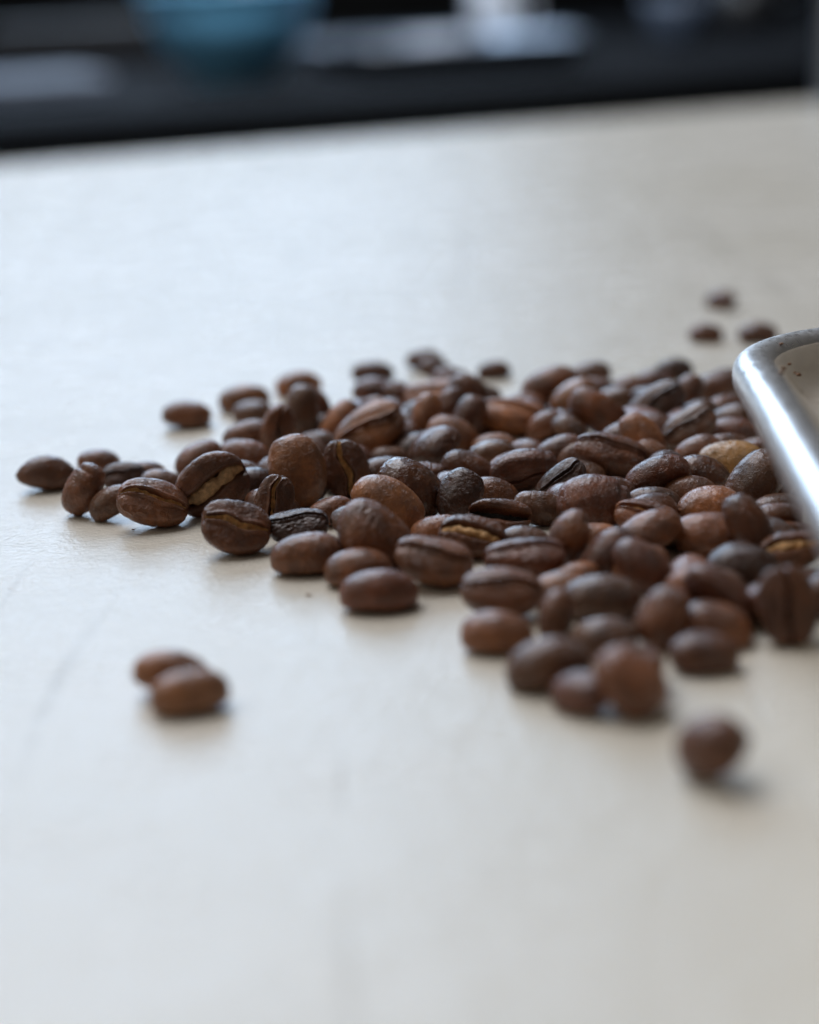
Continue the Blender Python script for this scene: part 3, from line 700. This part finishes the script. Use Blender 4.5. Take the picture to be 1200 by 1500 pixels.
(18.24,202.57,1.77,0.9961,0.0474,-0.0733,-0.0142,8.07,5.49,2.62,1.13,'l',0,0,{},'pale-sheened bean left of the large grey-brown front bean'),
(23.13,197.68,2.28,0.9798,0.1877,0.0082,-0.0688,9.81,6.66,3.19,1.37,'g',0,0,{},'large grey-brown smooth bean in the right front lobe'),
(16.74,189.78,3.19,0.7176,0.2817,-0.4745,0.4249,6.91,4.29,2.25,0.97,'m',0,0,{},'small bean standing upright in the right front lobe'),
(22.12,186.10,1.25,-0.9943,-0.0882,0.0023,0.0604,8.32,5.66,2.70,1.16,'g',0,0,{},'blurred olive-brown bean amid the right front lobe'),
(14.68,177.24,1.60,-0.9938,-0.0950,0.0571,0.0120,10.03,6.42,3.26,1.40,'g',0,0,{},'long blurred dark bean at the front of right lobe'),
(17.65,170.44,1.44,-0.9296,-0.1145,0.1253,0.3273,7.70,5.68,2.50,1.08,'r',0,0,{},'blurred reddish-brown bean at the very front of the right lobe'),
(22.75,168.81,3.51,0.8363,0.3368,0.2710,-0.3372,8.50,7.09,2.76,1.19,'m',0,0,{},'blurred bean with a pale spot on its lower right, front lobe'),
(29.05,187.31,3.29,-0.8112,-0.3104,0.3927,-0.3023,7.67,6.25,2.49,1.07,'m',0,0,{},'round bean with a bright lilac top in right front lobe'),
(32.67,179.73,1.38,0.9838,0.1531,-0.0065,-0.0931,8.06,5.79,2.62,1.13,'d',0,0,{},'blurred dark bean at the front right of the lobe'),
(35.42,187.46,1.50,-0.9851,-0.0977,-0.0610,0.1279,9.04,6.15,2.94,1.27,'m',0,0,{},'blurred brown bean with two pale spots, right front lobe'),
(33.65,197.72,2.43,-0.9359,-0.1347,0.3110,-0.0960,7.54,5.13,2.45,1.06,'o',0,0,{},'orange-brown bean behind the crescent-shaped bean'),
(36.56,192.56,3.81,0.8515,-0.3676,0.3701,-0.0530,9.43,6.40,3.07,1.32,'r',0,0,{},'crescent-shaped bean with purplish flat side, right front'),
(43.50,186.41,4.47,-0.3840,0.5715,0.6003,0.4069,9.34,7.07,3.04,1.31,'d',1,0,{},'big dark bean standing with its crease to camera, lower right'),
(47.82,199.70,2.68,-0.9887,-0.0742,-0.0180,0.1287,7.96,5.41,2.59,1.11,'m',0,0,{},'brown domed bean behind the big standing creased bean'),
(50.16,194.63,2.77,0.9567,0.1340,-0.2578,0.0191,7.95,5.40,2.58,1.11,'g',0,0,{},'lilac-brown bean cut off by the right edge of the picture'),
(-25.53,175.71,1.26,-0.9958,-0.0450,0.0113,-0.0790,9.02,5.42,2.93,1.26,'p',0,0,{},'single creased bean of two lobes lying alone in the left foreground'),
(-27.96,180.71,1.60,0.9934,-0.0276,0.1058,0.0342,9.24,5.56,3.00,1.29,'p',0,0,{'part': 1},'PART'),
(28.68,152.64,2.58,0.9004,0.1381,-0.3028,-0.2801,8.09,6.28,3.55,1.53,'d',0,0,{},'single dark round bean lying alone in the right foreground'),
(74.10,388.44,1.34,-0.8822,-0.0622,0.1009,0.4557,8.17,5.56,2.66,1.14,'d',0,0,{},'farthest lone blurred bean, upper right of the pile'),
(64.30,353.61,1.05,0.9933,0.0712,0.0002,-0.0915,7.19,4.89,2.34,1.01,'d',0,0,{},'blurred lone bean behind the pile, left of its near twin by the tray'),
(74.53,350.11,1.26,0.9919,0.0709,-0.0038,-0.1055,8.60,5.85,2.79,1.20,'d',0,0,{},'blurred lone bean right behind the tray corner'),
(-27.39,257.99,1.67,0.9868,0.1110,-0.0556,0.1045,9.99,6.99,3.25,1.40,'g',1,0,{'fill': True},'dark bean mostly buried just behind the very dark smooth bean'),
(41.04,275.82,1.56,-0.1658,-0.0631,0.0738,-0.9814,9.70,6.79,3.15,1.36,'d',1,0,{'fill': True},'dark bean mostly buried just behind the grey sheeny bean'),
(2.12,273.37,1.26,0.9741,0.0430,-0.0285,0.2204,8.77,6.14,2.85,1.23,'k',1,0,{'fill': True},'dark bean mostly buried just in front of the round light brown bean'),
(-8.63,267.13,1.22,0.7792,0.0073,0.0059,0.6267,8.74,6.12,2.84,1.22,'r',1,0,{'fill': True},'dark bean mostly buried just behind the thin dark bean'),
(-8.55,294.20,1.46,0.6196,0.0560,0.0198,-0.7827,9.74,6.82,3.16,1.36,'r',1,0,{'fill': True},'dark bean mostly buried just in front of the small dark bean'),
(42.53,192.81,1.71,0.8570,-0.0888,-0.1201,-0.4931,8.65,6.06,2.81,1.21,'r',1,0,{'fill': True},'dark bean mostly buried just behind the big dark bean'),
(55.15,278.68,1.68,0.1157,-0.1274,0.0353,0.9844,9.05,6.34,2.94,1.27,'g',1,0,{'fill': True},'dark bean mostly buried just in front of the bluish grey bean'),
(23.74,174.47,3.08,0.0294,0.6002,-0.7992,-0.0161,9.49,6.64,3.08,1.33,'g',1,0,{'fill': True},'dark bean mostly buried just behind the blurred reddish-brown bean'),
(-6.88,232.31,1.75,0.1055,-0.1387,0.0566,-0.9831,9.10,6.37,2.96,1.27,'g',1,0,{'fill': True},'dark bean mostly buried just in front of the light brown bean'),
(-1.14,279.20,1.42,-0.2703,-0.0297,-0.0372,0.9616,9.85,6.89,3.20,1.38,'d',1,0,{'fill': True},'dark bean mostly buried just in front of the pale brown bean'),
(6.71,249.59,1.23,0.4989,0.0032,-0.0249,0.8663,8.74,6.12,2.84,1.22,'g',1,0,{'fill': True},'dark bean mostly buried just in front of the slim dark bean'),
(2.88,294.75,1.53,-0.4178,0.1120,0.0141,0.9015,8.84,6.19,2.87,1.24,'k',1,0,{'fill': True},'dark bean mostly buried just in front of the curved dark bean'),
(-9.88,258.31,1.84,0.9597,0.0104,-0.1716,0.2222,8.67,6.07,2.82,1.21,'g',1,0,{'fill': True},'dark bean mostly buried just behind the upright flat-faced bean'),
(16.34,257.06,1.37,0.9554,0.0004,-0.0424,0.2923,9.44,6.61,3.07,1.32,'m',1,0,{'fill': True},'dark bean mostly buried just behind the dark creased bean'),
(-19.64,262.88,1.55,-0.1713,-0.0406,-0.1041,0.9789,9.55,6.69,3.10,1.34,'d',1,0,{'fill': True},'dark bean mostly buried just behind the big round wrinkled light brown bean'),
(48.15,277.49,3.07,0.0178,-0.4301,-0.9022,-0.0262,9.45,6.62,3.07,1.32,'r',1,0,{'fill': True},'dark bean mostly buried just in front of the dark shiny bean'),
(2.83,255.17,2.90,-0.0614,-0.6974,-0.7116,0.0587,8.78,6.14,2.85,1.23,'m',1,0,{'fill': True},'dark bean mostly buried just in front of the round dark bean'),
(29.89,241.74,1.50,0.1856,-0.0963,0.0818,-0.9745,8.82,6.17,2.87,1.23,'d',1,0,{'fill': True},'dark bean mostly buried just behind the olive-grey smooth bean'),
(27.44,263.04,1.56,0.9203,-0.0260,-0.1178,0.3722,8.96,6.28,2.91,1.26,'d',1,0,{'fill': True},'dark bean mostly buried just behind the wedge-like dark bean'),
(21.74,291.64,1.32,0.6609,0.0080,-0.0093,-0.7504,9.43,6.60,3.07,1.32,'r',1,0,{'fill': True},'dark bean mostly buried just in front of the large blurred brown bean'),
(-0.53,286.93,1.42,-0.5686,0.0438,-0.0247,-0.8211,9.62,6.73,3.12,1.35,'g',1,0,{'fill': True},'dark bean mostly buried just behind the blurred orange-brown domed bean'),
(-20.69,244.02,1.57,0.9729,-0.1027,0.1166,-0.1715,8.63,6.04,2.80,1.21,'d',1,0,{'fill': True},'dark bean mostly buried just behind the small upright bean'),
(29.62,208.80,1.67,0.3244,0.1414,-0.0598,-0.9334,8.86,6.20,2.88,1.24,'m',1,0,{'fill': True},'dark bean mostly buried just behind the dark shaded bean'),
(39.71,253.05,1.37,-0.8036,-0.0423,0.0546,-0.5912,8.86,6.20,2.88,1.24,'k',1,0,{'fill': True},'dark bean mostly buried just in front of the golden tan under-roasted bean'),
(30.67,192.19,1.56,-0.7316,0.0557,-0.0629,-0.6765,9.68,6.77,3.14,1.35,'r',1,0,{'fill': True},'dark bean mostly buried just in front of the large grey-brown smooth bean'),
(53.46,258.78,2.91,-0.0961,-0.9790,0.1298,-0.1248,8.63,6.04,2.80,1.21,'d',1,0,{'fill': True},'dark bean mostly buried just behind the large grey-brown domed bean'),
(38.12,197.63,1.43,0.8061,-0.0281,0.0500,0.5890,9.53,6.67,3.10,1.33,'g',1,0,{'fill': True},'dark bean mostly buried just in front of the very dark bean'),
(35.42,204.14,1.26,0.7632,-0.0301,0.0078,0.6454,8.90,6.23,2.89,1.25,'m',1,0,{'fill': True},'dark bean mostly buried just behind the brown domed bean'),
(-16.76,253.10,1.33,-0.1348,0.0051,0.1045,-0.9853,8.62,6.03,2.80,1.21,'k',1,0,{'fill': True},'dark bean mostly buried just behind the large dark coffee bean'),
(23.40,238.19,1.39,-0.5952,-0.0306,0.0398,-0.8020,9.46,6.62,3.07,1.32,'r',1,0,{'fill': True},'dark bean mostly buried just behind the large dark red-brown leathery bean'),
(-16.69,270.77,1.57,-0.8204,-0.0351,-0.0845,-0.5644,10.12,7.09,3.29,1.42,'g',1,0,{'fill': True},'dark bean mostly buried just in front of the blurred grey-brown bean'),
(-2.53,296.12,1.39,0.7506,0.0419,0.0497,-0.6575,9.05,6.33,2.94,1.27,'d',1,0,{'fill': True},'dark bean mostly buried just in front of the blurred reddish bean'),
(51.54,240.37,1.66,-0.9937,-0.0342,0.0925,0.0537,10.14,7.10,3.30,1.42,'d',1,0,{'fill': True},'dark bean mostly buried just behind the grey flat bean'),
(41.56,208.83,1.35,0.9328,-0.0352,-0.0785,0.3501,8.64,6.04,2.81,1.21,'k',1,0,{'fill': True},'dark bean mostly buried just in front of the dark upright bean'),
(44.84,295.98,2.91,0.0024,0.2769,0.9467,-0.1643,8.84,6.19,2.87,1.24,'k',1,0,{'fill': True},'dark bean mostly buried just in front of the dark oval bean'),
(13.07,287.77,1.25,-0.9288,0.0417,-0.0180,-0.3678,8.76,6.13,2.85,1.23,'r',1,0,{'fill': True},'dark bean mostly buried just in front of the purplish grey bean'),
(27.23,282.80,1.36,0.8075,0.0965,-0.0049,-0.5819,8.64,6.05,2.81,1.21,'d',1,0,{'fill': True},'dark bean mostly buried just behind the round dark coarsely wrinkled bean'),
(55.92,287.73,1.43,-0.9644,-0.0695,0.0489,-0.2505,9.18,6.42,2.98,1.28,'m',1,0,{'fill': True},'dark bean mostly buried just behind the sharp tan-brown wrinkled bean'),
(50.76,263.33,1.29,0.0656,0.0162,-0.0674,-0.9954,8.83,6.18,2.87,1.24,'g',1,0,{'fill': True},'dark bean mostly buried just behind the rough orange-brown bean'),
(34.88,222.89,1.40,-0.9198,0.0986,-0.0206,0.3792,9.14,6.40,2.97,1.28,'k',1,0,{'fill': True},'dark bean mostly buried just behind the blurred olive-brown bean'),
(33.86,232.03,1.52,0.9780,0.0824,-0.0818,0.1734,8.87,6.21,2.88,1.24,'d',1,0,{'fill': True},'dark bean mostly buried just behind the largest smooth bean'),
(48.33,218.66,1.27,-0.8680,0.0336,0.0253,0.4947,8.81,6.17,2.86,1.23,'g',1,0,{'fill': True},'dark bean mostly buried just behind the smooth rusty brown bean'),
(40.18,281.36,3.05,0.0234,-0.4433,-0.8945,-0.0522,9.37,6.56,3.05,1.31,'r',1,0,{'fill': True},'dark bean mostly buried just in front of the flat dark bean'),
]
for i_, rec in enumerate(BEANS):
    make_bean(rec, i_)
